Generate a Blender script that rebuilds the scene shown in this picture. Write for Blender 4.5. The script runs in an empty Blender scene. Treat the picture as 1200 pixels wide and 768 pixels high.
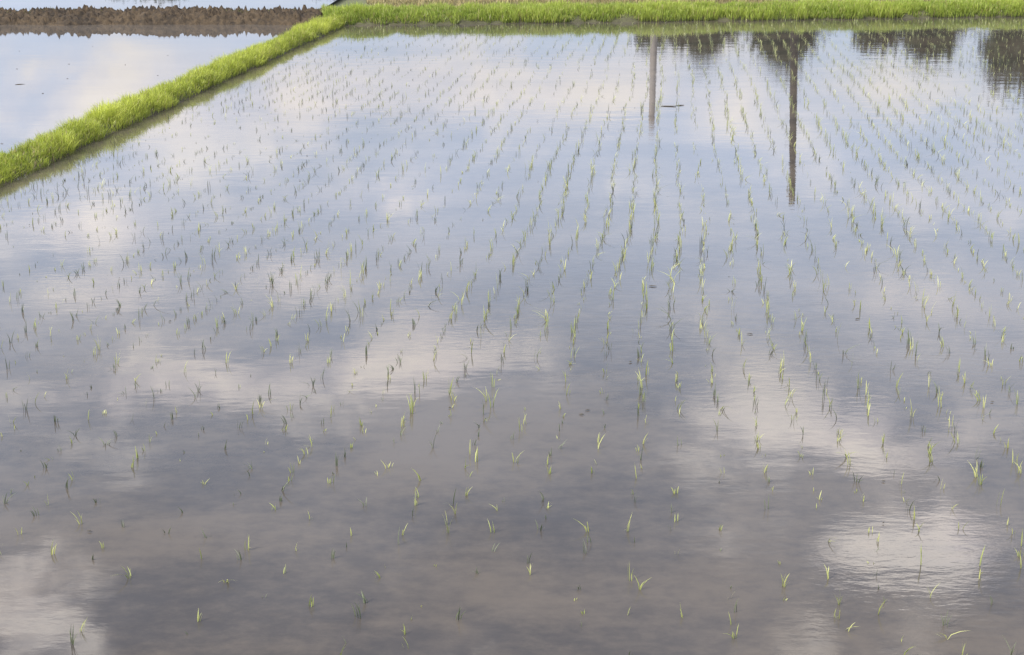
import bpy, math, random
import numpy as np
from mathutils import Vector, noise as mn
random.seed(7); rng=np.random.default_rng(7)
scene=bpy.context.scene
col=scene.collection
D=np.array([0.1007,0.9949]); NV=np.array([0.9949,-0.1007])   # row direction / across rows
def W(s,r): return s*NV+r*D

# ---------------------------------------------------------------- node helpers
class NT:
    def __init__(s,t): s.t=t
    def n(s,ty,**kw):
        x=s.t.nodes.new(ty)
        for k,v in kw.items(): setattr(x,k,v)
        return x
    def put(s,sock,v):
        if v is None: return
        if isinstance(v,bpy.types.NodeSocket): s.t.links.new(v,sock)
        else: sock.default_value=v
    def m(s,op,a,b=None,c=None,clamp=False):
        x=s.n('ShaderNodeMath',operation=op,use_clamp=clamp)
        s.put(x.inputs[0],a); s.put(x.inputs[1],b); s.put(x.inputs[2],c)
        return x.outputs[0]
    def noise(s,vec,scale,detail=4,rough=.5,dist=0):
        x=s.n('ShaderNodeTexNoise')
        s.put(x.inputs['Vector'],vec); x.inputs['Scale'].default_value=scale
        x.inputs['Detail'].default_value=detail; x.inputs['Roughness'].default_value=rough
        x.inputs['Distortion'].default_value=dist
        return x.outputs['Fac']
    def ss(s,v,a,b,lo=0.,hi=1.):
        x=s.n('ShaderNodeMapRange',interpolation_type='SMOOTHSTEP')
        s.put(x.inputs[0],v)
        for i,q in zip((1,2,3,4),(a,b,lo,hi)): x.inputs[i].default_value=q
        return x.outputs[0]
    def mix(s,f,a,b):
        x=s.n('ShaderNodeMix',data_type='RGBA')
        s.put(x.inputs[0],f)
        s.put(x.inputs[6],a if isinstance(a,bpy.types.NodeSocket) else (*a,1))
        s.put(x.inputs[7],b if isinstance(b,bpy.types.NodeSocket) else (*b,1))
        return x.outputs[2]
    def map(s,vec,scale=(1,1,1),rot=(0,0,0),loc=(0,0,0)):
        x=s.n('ShaderNodeMapping'); s.put(x.inputs[0],vec)
        x.inputs['Scale'].default_value=scale; x.inputs['Rotation'].default_value=rot; x.inputs['Location'].default_value=loc
        return x.outputs[0]
def newmat(name):
    m=bpy.data.materials.new(name); m.use_nodes=True
    t=m.node_tree; t.nodes.clear()
    q=NT(t); out=q.n('ShaderNodeOutputMaterial')
    return m,q,out

def mat_soil(name,c1,c2,scale=6,rough=.9,bump=.02):
    m,q,out=newmat(name)
    g=q.n('ShaderNodeNewGeometry').outputs['Position']
    n=q.noise(g,scale,6,.65); n2=q.noise(g,scale*.12,3)
    f=q.ss(q.m('ADD',q.m('MULTIPLY',n,.7),q.m('MULTIPLY',n2,.3)),.35,.65)
    p=q.n('ShaderNodeBsdfPrincipled'); q.put(p.inputs['Base Color'],q.mix(f,c1,c2)); p.inputs['Roughness'].default_value=rough
    b=q.n('ShaderNodeBump'); b.inputs['Distance'].default_value=bump; q.put(b.inputs['Height'],n); q.put(p.inputs['Normal'],b.outputs[0])
    q.put(out.inputs[0],p.outputs[0]); return m

def mat_leaf(name,trans=.35,gloss=.06):
    m,q,out=newmat(name)
    a=q.n('ShaderNodeAttribute',attribute_name='col').outputs['Color']
    d=q.n('ShaderNodeBsdfDiffuse'); q.put(d.inputs[0],a)
    t=q.n('ShaderNodeBsdfTranslucent'); q.put(t.inputs[0],a)
    g=q.n('ShaderNodeBsdfGlossy'); g.inputs['Roughness'].default_value=.45; g.inputs[0].default_value=(.6,.6,.6,1)
    x=q.n('ShaderNodeMixShader'); x.inputs[0].default_value=trans; q.put(x.inputs[1],d.outputs[0]); q.put(x.inputs[2],t.outputs[0])
    y=q.n('ShaderNodeMixShader'); y.inputs[0].default_value=gloss; q.put(y.inputs[1],x.outputs[0]); q.put(y.inputs[2],g.outputs[0])
    q.put(out.inputs[0],y.outputs[0]); return m

def mat_water(name,c1=(.105,.090,.075),c2=(.055,.050,.048),rip=1.0):
    m,q,out=newmat(name)
    g=q.n('ShaderNodeNewGeometry').outputs['Position']
    big=q.noise(q.map(g,(.35,.5,1)),1.0,5,.6,.4)
    fine=q.noise(q.map(g,(1,1.4,1)),5.0,6,.7)
    f=q.ss(q.m('ADD',q.m('MULTIPLY',big,.65),q.m('MULTIPLY',fine,.35)),.37,.63)
    p=q.n('ShaderNodeBsdfPrincipled')
    q.put(p.inputs['Base Color'],q.mix(f,c1,c2))
    p.inputs['IOR'].default_value=1.43
    # wind patches
    patch=q.ss(q.noise(q.map(g,(.12,.18,1),loc=(3.1,1.7,0)),1.0,2,.5),.45,.68)
    q.put(p.inputs['Roughness'],q.m('MULTIPLY_ADD',patch,.02,.012))
    r1=q.noise(q.map(g,(1.0,2.4,1),rot=(0,0,.12)),7,3,.55)
    r2=q.noise(q.map(g,(.7,1.6,1),rot=(0,0,-.2)),1.6,2,.5)
    amp=q.m('MULTIPLY_ADD',patch,.0005*rip,.00018*rip)
    h=q.m('ADD',q.m('MULTIPLY',r1,amp),q.m('MULTIPLY',r2,.0012*rip))
    b=q.n('ShaderNodeBump'); b.inputs['Strength'].default_value=1; b.inputs['Distance'].default_value=1
    q.put(b.inputs['Height'],h); q.put(p.inputs['Normal'],b.outputs[0])
    q.put(out.inputs[0],p.outputs[0]); return m

# ---------------------------------------------------------------- mesh helpers
def mesh_np(name,V,quads,tris,mat,colr=None,smooth=False):
    me=bpy.data.meshes.new(name)
    V=np.asarray(V,dtype=np.float32)
    nq=len(quads); nt=len(tris)
    me.vertices.add(len(V)); me.vertices.foreach_set('co',V.ravel())
    loops=np.concatenate([np.asarray(quads,dtype=np.int32).ravel(),np.asarray(tris,dtype=np.int32).ravel()]) if nt else np.asarray(quads,dtype=np.int32).ravel()
    me.loops.add(len(loops)); me.loops.foreach_set('vertex_index',loops.astype(np.int32))
    st=np.concatenate([np.arange(nq)*4, nq*4+np.arange(nt)*3]).astype(np.int32)
    me.polygons.add(nq+nt); me.polygons.foreach_set('loop_start',st)
    if smooth: me.polygons.foreach_set('use_smooth',np.ones(nq+nt,dtype=bool))
    me.update(calc_edges=True)
    if colr is not None:
        a=me.color_attributes.new('col','FLOAT_COLOR','POINT')
        c=np.ones((len(V),4),dtype=np.float32); c[:,:3]=colr
        a.data.foreach_set('color',c.ravel())
    me.materials.append(mat)
    o=bpy.data.objects.new(name,me); col.objects.link(o); return o

def blades(name,P,H,Wd,lean_az,lean,colr,mat,tipcol=None):
    """P (N,3); curved 2-quad + tip-tri blades"""
    N=len(P)
    fa=rng.uniform(0,math.pi,N); sx=np.cos(fa)*Wd/2; sy=np.sin(fa)*Wd/2
    ts=[0,.38,.72,1.0]; wf=[.8,1.0,.7]
    V=np.zeros((N,7,3)); 
    for i,t in enumerate(ts):
        off=lean*H*(t**1.8); z=H*t*(1-.35*np.minimum(lean,1.3)*t)
        cx=P[:,0]+np.cos(lean_az)*off; cy=P[:,1]+np.sin(lean_az)*off; cz=P[:,2]+z
        if i<3:
            V[:,2*i]=np.stack([cx-sx*wf[i],cy-sy*wf[i],cz],1); V[:,2*i+1]=np.stack([cx+sx*wf[i],cy+sy*wf[i],cz],1)
        else: V[:,6]=np.stack([cx,cy,cz],1)
    b=(np.arange(N)*7)[:,None]
    Q=np.concatenate([b+np.array([0,1,3,2]),b+np.array([2,3,5,4])]); T=b+np.array([4,5,6])
    C=np.repeat(colr[:,None,:],7,1)
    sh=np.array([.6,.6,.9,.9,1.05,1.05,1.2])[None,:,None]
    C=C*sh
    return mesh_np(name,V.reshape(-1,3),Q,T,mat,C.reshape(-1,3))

def ridge(name,A,B,width,height,mat,step=.12,nc=14,amp=.03,fr=2.5,power=2.,wob=.1,z0=-.12,clod=0):
    A=np.array(A,float);B=np.array(B,float); L=np.linalg.norm(B-A); d=(B-A)/L; n=np.array([d[1],-d[0]])
    ns=max(2,int(L/step)); V=[]
    for i in range(ns+1):
        u=i*L/ns; c=A+d*u
        w=width*(1+wob*mn.noise(Vector((u*.6,A[0],0)))*2)
        hh=height*(1+.35*mn.noise(Vector((u*.5,A[1]*3.3,5))))
        sh=wob*width*mn.noise(Vector((u*.35,A[0],9)))
        for j in range(nc+1):
            t=-1+2*j/nc
            p=c+n*(t*w/2+sh)
            e=max(0,1-abs(t)**power)
            z=z0+(hh-z0)*e
            v=Vector((p[0]*fr,p[1]*fr,0))
            z+=amp*e**.5*mn.noise(v)+amp*.6*e**.5*mn.noise(v*2.7)
            if clod: z+=clod*e**.5*(abs(mn.noise(v*3.1))*1.6+.8*abs(mn.noise(v*6.7))-.3)
            V.append((p[0],p[1],z))
    I=np.arange(ns)[:,None]*(nc+1)+np.arange(nc)[None,:]; I=I.ravel()
    Q=np.stack([I,I+1,I+nc+2,I+nc+1],1)
    return mesh_np(name,V,Q,[],mat,smooth=True)

def sheet(name,pts,z,mat):
    me=bpy.data.meshes.new(name); me.from_pydata([(x,y,z) for x,y in pts],[],[tuple(range(len(pts)))]); me.update()
    if me.polygons[0].normal.z<0: me.flip_normals()
    me.materials.append(mat); o=bpy.data.objects.new(name,me); col.objects.link(o); return o

# ---------------------------------------------------------------- materials
M_ground=mat_soil('field_ground',(.06,.085,.03),(.10,.10,.045),.4,bump=.05)
M_mud=mat_soil('bund_mud',(.045,.045,.024),(.08,.08,.04),9)
M_brown=mat_soil('dark_turned_soil',(.018,.013,.009),(.080,.056,.032),7,bump=.05)
M_road=mat_soil('asphalt',(.045,.045,.047),(.06,.06,.06),30,bump=.004)
M_grass=mat_leaf('bund_grass_leaf'); M_rice=mat_leaf('rice_seedling_leaf',.3,.05); M_tree=mat_leaf('tree_leaf',.2,.02)
M_bark=mat_soil('bark',(.05,.038,.028),(.09,.07,.055),8)
M_pole=mat_soil('weathered_pole',(.025,.022,.02),(.045,.04,.037),5)
M_conc=mat_soil('concrete_pole',(.2,.18,.18),(.28,.26,.25),5)
M_cer=mat_soil('ceramic',(.5,.5,.48),(.6,.6,.58),5,rough=.3)
M_water=mat_water('paddy_water'); M_water2=mat_water('paddy_water_calm',(.11,.10,.09),(.08,.073,.068),.5)
M_hill=mat_soil('hill_forest',(.02,.035,.02),(.035,.055,.03),.05,bump=.5)

# ---------------------------------------------------------------- ground and water
sheet('ground',[(-2500,-2500),(2500,-2500),(2500,2500),(-2500,2500)],-.12,M_ground)
sL=-9.09; sR=10.5
def farY(x): return 43.4+(x+4.75)*(2.6/18.6)
b=W(sL-.15,44.5)
xr=W(sR+.15,45)[0]; xl=b[0]
sheet('paddy_water',[tuple(W(sL-.15,2)),tuple(W(sR+.15,2)),(xr+.1,farY(xr)+.5),(xl,farY(xl)+.5)],0,M_water)
xl2=W(sL-.35,43.9)[0]
sheet('neighbour_paddy_water',[tuple(W(sL-14,2)),tuple(W(sL-.35,2)),(xl2,43.9),(xl2-14,43.9)],.004,M_water2)
sheet('far_paddy_water',[(-60,45.2),(-6.0,45.2),(-5.0,90),(-60,90)],0,M_water2)

# bunds
ridge('paddy_bund',W(sL-.24,-3),W(sL-.24,44.2),.76,.14,M_mud,amp=.04)
ridge('paddy_bund',W(sR+.3,-3),W(sR+.3,47),.8,.16,M_mud,amp=.03)
ridge('paddy_bund',(-5.6,farY(-5.6)+1.3),(40,farY(40)+1.3),2.8,.20,M_mud,amp=.06,power=5,wob=.04)
ridge('turned_soil_bank',(-45,44.6),(-5.4,44.6),2.3,.23,M_brown,step=.06,nc=40,amp=.07,clod=.2,power=4,wob=.14)
ridge('paddy_bund',W(sL-14,-3),W(sL-14,45),.7,.16,M_mud,amp=.03)

# ---------------------------------------------------------------- grass
def grass_on(name,A,B,width,hbase,dens,hmin,hmax,colA,colB,wd=.007,patch=.6,pw=3,dryf=.06,tuft=.45,lm=.35):
    A=np.array(A,float);B=np.array(B,float);L=np.linalg.norm(B-A);d=(B-A)/L;n=np.array([d[1],-d[0]])
    N=int(L*width*dens); u=rng.uniform(0,L,N); t=np.clip(rng.uniform(-1,1,N),-1,1)
    wv=np.array([1+.22*mn.noise(Vector((x*1.1,A[0],3)))+.14*mn.noise(Vector((x*4,A[0],6))) for x in u])
    P=A+u[:,None]*d+(t*wv*width/2)[:,None]*n
    nz=np.array([mn.noise(Vector((p[0]*1.7,p[1]*1.7,0)))+.6*mn.noise(Vector((p[0]*5,p[1]*5,3))) for p in P])
    big=np.array([mn.noise(Vector((p[0]*.5,p[1]*.5,8))) for p in P])
    keep=rng.random(N)<np.clip(patch+.9*nz+.25,.12,1); P=P[keep];t=t[keep];nz=nz[keep];big=big[keep];N=len(P)
    z=hbase*(1-np.abs(t)**pw)-.01
    H=rng.uniform(hmin,hmax,N)*(1+tuft*nz+.35*big)*(.75+.25*(1-t**2))
    f=np.clip(rng.random(N)*.7+.4*(nz+.3)+.5*big,0,1)[:,None]
    C=np.array(colA)*(1-f)+np.array(colB)*f
    dry=rng.random(N)<dryf+.12*np.clip(-big,0,1); C[dry]=np.array([.40,.34,.16])
    C*=rng.uniform(.7,1.25,(N,1))
    az=rng.uniform(0,2*math.pi,N)
    side=np.arctan2(n[1]*np.sign(t),n[0]*np.sign(t)); m=rng.random(N)<.5*np.abs(t); az[m]=side[m]+rng.normal(0,.5,m.sum())
    lean=np.abs(rng.normal(lm,.3,N))
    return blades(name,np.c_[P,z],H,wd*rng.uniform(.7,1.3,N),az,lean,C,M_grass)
gA=(.24,.31,.035);gB=(.56,.62,.11)
grass_on('bund_grass',W(sL-.24,8),W(sL-.24,44.3),.70,.14,3900,.08,.24,gA,gB,patch=.6,tuft=.8)
grass_on('far_bund_grass',(-5.4,farY(-5.4)+1.25),(22,farY(22)+1.25),2.5,.20,1900,.11,.28,(.17,.25,.035),(.40,.48,.09),wd=.013,patch=.85,pw=5,dryf=.07,tuft=.7,lm=.22)
grass_on('right_bund_grass',W(sR+.3,20),W(sR+.3,47),.75,.16,1500,.08,.2,(.15,.2,.04),(.30,.32,.10),wd=.01,patch=.3,dryf=.25)
grass_on('soil_bank_weeds',(-40,44.9),(-5.6,44.9),1.4,.25,240,.05,.14,(.08,.11,.03),(.2,.2,.07),wd=.012,patch=-.05)
grass_on('meadow_grass',(-4.5,49.3),(30,54.2),5.0,.02,260,.10,.3,(.17,.15,.07),(.36,.30,.16),wd=.02,patch=.5,dryf=.5)

# ---------------------------------------------------------------- rice seedlings
pts=[];hs=[];cols=[];wds=[]
srow=np.arange(sL+.55,sR-.3,.30)
for ri,s in enumerate(srow):
    strength=.82+.22*math.sin(ri*2.3)*math.cos(ri*.9)+rng.uniform(-.14,.14)
    vig=rng.uniform(.85,1.15)
    r=5.4+rng.uniform(0,.2)
    while r<46:
        r+=.165*rng.uniform(.85,1.15)
        wob=.12*mn.noise(Vector((r*.18,s*.05,2)))+.04*mn.noise(Vector((r*.7,s,1)))
        p=W(s+wob+rng.normal(0,.02),r)
        if p[1]>farY(p[0])-.5: break
        y=p[1]
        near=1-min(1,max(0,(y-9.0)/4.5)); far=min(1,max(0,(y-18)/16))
        base=.95-.27*near-.12*far
        nz=mn.noise(Vector((p[0]*.35,p[1]*.22,4)))+.6*mn.noise(Vector((p[0]*1.3,p[1]*.9,7)))
        pr=base*strength+.55*nz
        left=max(0,min(1,(1.5-s)/7))
        pr-=.08*left
        if near>0: pr+=.12*min(1,max(-.5,p[0]/2.5))*near
        if rng.random()>pr: continue
        hh=(.138+.05*nz)*vig*(1-.25*left)*rng.uniform(.65,1.3)*(1-.15*near-.18*far)
        nb=int(rng.integers(2,6)) 
        if rng.random()<.25: hh*=.5; nb=2
        f=rng.random()
        c=np.array([.30,.36,.10])*(1-f)+np.array([.60,.62,.26])*f
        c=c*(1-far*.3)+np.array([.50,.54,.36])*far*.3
        if rng.random()<.24+.3*left: c=np.array([.15,.18,.11])*rng.uniform(.8,1.3)
        taz=rng.uniform(0,2*math.pi); tl=abs(rng.normal(.0,.18))
        if rng.random()<.05: tl+=.8
        for k in range(nb):
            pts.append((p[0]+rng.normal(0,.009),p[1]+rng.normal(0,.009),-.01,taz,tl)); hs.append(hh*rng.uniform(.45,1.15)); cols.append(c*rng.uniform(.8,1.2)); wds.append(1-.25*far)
pts=np.array(pts);hs=np.array(hs);cols=np.array(cols);N=len(pts)
az=rng.uniform(0,2*math.pi,N); mk=rng.random(N)<.6; az[mk]=pts[mk,3]+rng.normal(0,.4,mk.sum())
lean=np.abs(rng.normal(.12,.16,N))+pts[:,4]
br=rng.random(N)<.03; lean[br]+=.7
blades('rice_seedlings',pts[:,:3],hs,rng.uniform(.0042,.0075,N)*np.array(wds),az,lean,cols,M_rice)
print('seedling blades',N)

# ---------------------------------------------------------------- floating debris
V=[];T=[];random.seed(11)
def chip(x,y,r,el=2.2):
    b=len(V); k=7; a0=random.uniform(-.5,.5)
    for i in range(k):
        a=2*math.pi*i/k; rr=r*random.uniform(.6,1.2)
        px=math.cos(a)*rr*el; py=math.sin(a)*rr
        V.append((x+px*math.cos(a0)-py*math.sin(a0),y+px*math.sin(a0)+py*math.cos(a0),.006+random.uniform(0,.004)))
    V.append((x,y,.012+random.uniform(0,.005)))
    for i in range(k): T.append((b+i,b+(i+1)%k,b+k))
for x,y,r in [(2.85,28.0,.07),(3.05,28.1,.05),(1.45,15.3,.022),(-9.9,31,.05),(.55,11.4,.012),(.60,11.5,.010),(2.2,13.6,.014),(3.3,14.1,.012)]:
    chip(x,y,r)
for i in range(110):
    s=random.uniform(sL+.3,sR-.3); r=random.uniform(8,43); p=W(s,r); chip(p[0],p[1],random.choice([.004,.006,.008]))
for i in range(30):
    p=W(sL-random.uniform(.8,8),random.uniform(22,42)); chip(p[0],p[1],random.choice([.008,.012]))
mesh_np('floating_debris',V,np.zeros((0,4),int),T,mat_soil('wet_debris',(.03,.026,.02),(.07,.06,.04),20))

# ---------------------------------------------------------------- poles
def tube(V,Q,p0,p1,r0,r1,k=12):
    p0=Vector(p0);p1=Vector(p1);d=(p1-p0).normalized();u=d.orthogonal().normalized();w=d.cross(u);b=len(V)
    for p,r in((p0,r0),(p1,r1)):
        for i in range(k):
            a=2*math.pi*i/k; V.append(tuple(p+u*math.cos(a)*r+w*math.sin(a)*r))
    for i in range(k): j=(i+1)%k; Q.append((b+i,b+j,b+k+j,b+k+i))
    V.append(tuple(p1)); V.append(tuple(p0)); c=len(V)-2
    for i in range(0,k,2): Q.append((b+k+i,b+k+(i+1)%k,b+k+(i+2)%k,c)); Q.append((b+(i+2)%k,b+(i+1)%k,b+i,c+1))
def pole(name,x,y,H,r,lean,mat,arm):
    e=bpy.data.objects.new(name,None); col.objects.link(e); e.location=(x,y,-.12)
    V=[];Q=[]
    tube(V,Q,(0,0,0),(lean,0,H),r,r*.68,16)
    for i in range(8): tube(V,Q,(lean*(.3+.07*i)+(r if i%2 else -r)*.8,0,H*(.3+.07*i)),(lean*(.3+.07*i)+(r+.14 if i%2 else -r-.14),0,H*(.3+.07*i)),.012,.012,6)
    o=mesh_np(name+'_shaft',V,Q,[],mat); o.name='shaft'; o.parent=e
    V=[];Q=[]
    tube(V,Q,(lean-.1,-arm,H-.45),(lean-.1,arm,H-.45),.035,.035,8)
    o=mesh_np('crossarm',V,Q,[],mat); o.parent=e
    V=[];Q=[]
    for k in(-.9,-.35,.35,.9): tube(V,Q,(lean-.1,arm*k,H-.42),(lean-.1,arm*k,H-.25),.03,.02,8)
    o=mesh_np('insulators',V,Q,[],M_cer); o.parent=e
pole('utility_pole',10.45,58,8.3,.165,.32,M_pole,.7)
pole('utility_pole',7.3,80,8.9,.22,.0,M_conc,.8)

# ---------------------------------------------------------------- trees
def tree(x,y,H,Wd,seed,dark=1.0,base=.3):
    R=np.random.default_rng(seed)
    e=bpy.data.objects.new('deciduous_tree',None); col.objects.link(e); e.location=(x,y,-.12)
    V=[];Q=[]
    th=H*.5; tube(V,Q,(0,0,0),(.15,0,th),H*.028,H*.016,10)
    cl=[]
    for i in range(30):
        d=R.normal(size=3); d/=np.linalg.norm(d); rr=R.uniform(.3,.85)
        c=np.array([d[0]*Wd*.5*rr,d[1]*Wd*.5*rr,H*(base+(1-base)/2)+d[2]*H*(1-base)*.5*rr*.95]); cl.append(c)
        if i<12: tube(V,Q,(.08,0,th*R.uniform(.55,1)),tuple(c),H*.012,H*.004,6)
    o=mesh_np('trunk',V,Q,[],M_bark); o.parent=e
    n=340; P=[];C=[]
    for c in cl:
        g=R.normal(size=(n,3))*np.array([.085*Wd,.085*Wd,.065*H]); P.append(c+g)
        br=R.uniform(.7,1.25); C.append(np.tile(np.array([.028,.045,.02])*br*dark,(n,1))*R.uniform(.7,1.3,(n,1)))
    P=np.concatenate(P);C=np.concatenate(C);n=len(P)
    a=R.normal(size=(n,3));a/=np.linalg.norm(a,axis=1)[:,None]; b=np.cross(a,R.normal(size=(n,3)));b/=np.linalg.norm(b,axis=1)[:,None]
    sz=R.uniform(.12,.28,n)[:,None]
    VV=np.stack([P-a*sz,P-b*sz*.5,P+a*sz,P+b*sz*.5],1).reshape(-1,3)
    o=mesh_np('crown',VV,np.arange(n*4).reshape(-1,4),[],M_tree,np.repeat(C,4,0)); o.parent=e
for i,(x,y,H,w) in enumerate([(10.6,110,8.2,4.6),(13.8,111,8.8,5.4),(19.0,109,9.5,5.4),(26.3,112,8.6,5.0),(29.6,110,9.0,5.2),(36.2,108,11.9,6.4),(42,112,11,7),
        (49,115,9,7),(22.8,118,7.0,5),(-14,128,6.0,6),(-30,130,6.4,7),(-2,126,5.6,6),(-48,122,7,7)]):
    tree(x,y,H,w,50+i)
# distant hills
V=[];nx=160;ny=10
for j in range(ny+1):
    for i in range(nx+1):
        x=-1500+3000*i/nx; t=j/ny; y=700+500*t
        e=math.sin(math.pi*min(1,t*1.0)) 
        z=-2+e*(26+16*mn.noise(Vector((x*.004,1,0)))+8*mn.noise(Vector((x*.015,y*.01,0))))
        V.append((x,y,z))
I=(np.arange(ny)[:,None]*(nx+1)+np.arange(nx)[None,:]).ravel()
mesh_np('hills',V,np.stack([I,I+1,I+nx+2,I+nx+1],1),[],M_hill,smooth=True)

# near road embankment, behind the lower edge of the view
V=[];prof=[(4.6,-.15),(3.6,.5),(2.4,1.3),(1.2,2.2),(.6,2.42),(-.4,2.44),(-7,2.44),(-12,-.2)]
xs=np.linspace(-60,60,121)
for x in xs:
    for (y,z) in prof: V.append((x,y+.12*mn.noise(Vector((x*.7,y,0))),z+.08*mn.noise(Vector((x*1.1,y,4)))*(1 if y>0 else 0)))
k=len(prof);I=(np.arange(120)[:,None]*k+np.arange(k-1)[None,:]).ravel()
mesh_np('road_embankment',V,np.stack([I,I+1,I+k+1,I+k],1),[],M_ground,smooth=False)
sheet('road',[(-60,-1.0),(60,-1.0),(60,-6.4),(-60,-6.4)],2.46,M_road)

# ---------------------------------------------------------------- sky
SUN_EL=math.radians(38); SUN_AZ=math.radians(-125)   # clockwise from +Y
w=bpy.data.worlds.new("World"); scene.world=w; w.use_nodes=True; t=w.node_tree; t.nodes.clear(); q=NT(t)
out=q.n('ShaderNodeOutputWorld')
sky=q.n('ShaderNodeTexSky',sky_type='NISHITA'); sky.sun_disc=False; sky.sun_elevation=SUN_EL; sky.sun_rotation=SUN_AZ
sky.air_density=1.0; sky.dust_density=1.6
bs=q.n('ShaderNodeBackground'); q.put(bs.inputs[0],sky.outputs[0]); bs.inputs[1].default_value=.15
vec=q.n('ShaderNodeTexCoord').outputs['Generated']
sp=q.n('ShaderNodeSeparateXYZ'); q.put(sp.inputs[0],vec)
X,Y,Z=sp.outputs
az=q.m('MULTIPLY',q.m('ARCTAN2',X,Y),57.2958)
el=q.m('MULTIPLY',q.m('ARCSINE',Z),57.2958)
cv=q.map(vec,(1,1,1.9),loc=(.3,.1,.2))
n1=q.noise(cv,13,8,.6,.35); n2=q.noise(cv,3.2,3,.5); n3=q.noise(q.map(vec,(1,1,2.0),loc=(4,2,1)),7,4,.5)
blobs=[(16.2,24.0,2.4,.9,.75),(18,23.0,2.2,.9,.5),(13.4,24.4,1.8,.6,.3),(15.5,20.0,5.5,1.7,.5),(10,19.6,4,1.2,.4),(-3.0,17.9,4.2,1.2,.65),(-13,18.3,6.5,1.3,.65),(-8.4,14.5,2.4,.8,.65),(-14.8,14.6,2.8,.7,.5),
 (-6.4,11.9,3.4,.9,.5),(-15.5,12.4,3.6,1.0,.5),(-9.5,7.8,11,2.2,.5),(-3.4,16.2,1.6,.6,.5),(16,15.1,5,.9,.35),(-19,26.0,2.8,2.8,.5),(6,7.5,10,1.8,.35),(14,11.5,5,1.4,.2),
 (-8,22.3,9,1.3,-.5),(-2,26.5,12,2.2,-.4),(2,13.4,12,.8,-.35)]
acc=None
for a0,e0,ww,hh,am in blobs:
    da=q.m('MULTIPLY',q.m('SUBTRACT',az,a0),1/ww); de=q.m('MULTIPLY',q.m('SUBTRACT',el,e0),1/hh)
    s2=q.m('MULTIPLY_ADD',da,da,q.m('MULTIPLY',de,de))
    g=q.m('MULTIPLY',q.m('EXPONENT',q.m('MULTIPLY',s2,-1.0)),am)
    acc=g if acc is None else q.m('ADD',acc,g)
gen=q.m('MULTIPLY',q.ss(el,29,42),.35)
dens=q.m('ADD',q.m('ADD',acc,gen),q.m('ADD',q.m('MULTIPLY',q.m('SUBTRACT',n1,.5),2.1),q.m('MULTIPLY',q.m('SUBTRACT',n2,.5),.3)))
cover=q.ss(dens,.0,.78)
# thin high haze, denser in the lower sky
haze=q.m('ADD',q.ss(el,29,9,.12,.82),q.m('MULTIPLY',q.m('SUBTRACT',n3,.5),.6),clamp=True)
hb=q.n('ShaderNodeBackground'); hb.inputs[0].default_value=(.70,.81,1.04,1); q.put(hb.inputs[1],q.ss(el,5,13,1.20,1.82))
m0=q.n('ShaderNodeMixShader'); q.put(m0.inputs[0],haze); q.put(m0.inputs[1],bs.outputs[0]); q.put(m0.inputs[2],hb.outputs[0])
ccol=q.mix(q.ss(n1,.38,.66),(.95,.88,.90),(1.0,.94,.89))
bc=q.n('ShaderNodeBackground'); q.put(bc.inputs[0],ccol); q.put(bc.inputs[1],q.m('ADD',q.ss(el,5,13,1.22,2.45),q.ss(el,16,24,0,1.5)))
mx=q.n('ShaderNodeMixShader'); q.put(mx.inputs[0],q.m('MULTIPLY',cover,.92)); q.put(mx.inputs[1],m0.outputs[0]); q.put(mx.inputs[2],bc.outputs[0])
q.put(out.inputs[0],mx.outputs[0])

sl=bpy.data.lights.new('sun','SUN'); sl.energy=4.8; sl.angle=math.radians(.5); sl.color=(1,.93,.80)
so=bpy.data.objects.new('sun',sl); col.objects.link(so)
dv=Vector((math.sin(SUN_AZ)*math.cos(SUN_EL),math.cos(SUN_AZ)*math.cos(SUN_EL),math.sin(SUN_EL)))
so.rotation_euler=dv.to_track_quat('Z','Y').to_euler()

# ---------------------------------------------------------------- camera
cd=bpy.data.cameras.new('camera'); cd.lens=54; cd.sensor_width=36; cd.clip_end=6000
co=bpy.data.objects.new('camera',cd); col.objects.link(co); co.location=(0,0,4.1); co.rotation_euler=(math.radians(90-16.52),0,0)
scene.camera=co
scene.view_settings.view_transform='Standard'; scene.view_settings.look='None'; scene.view_settings.exposure=0
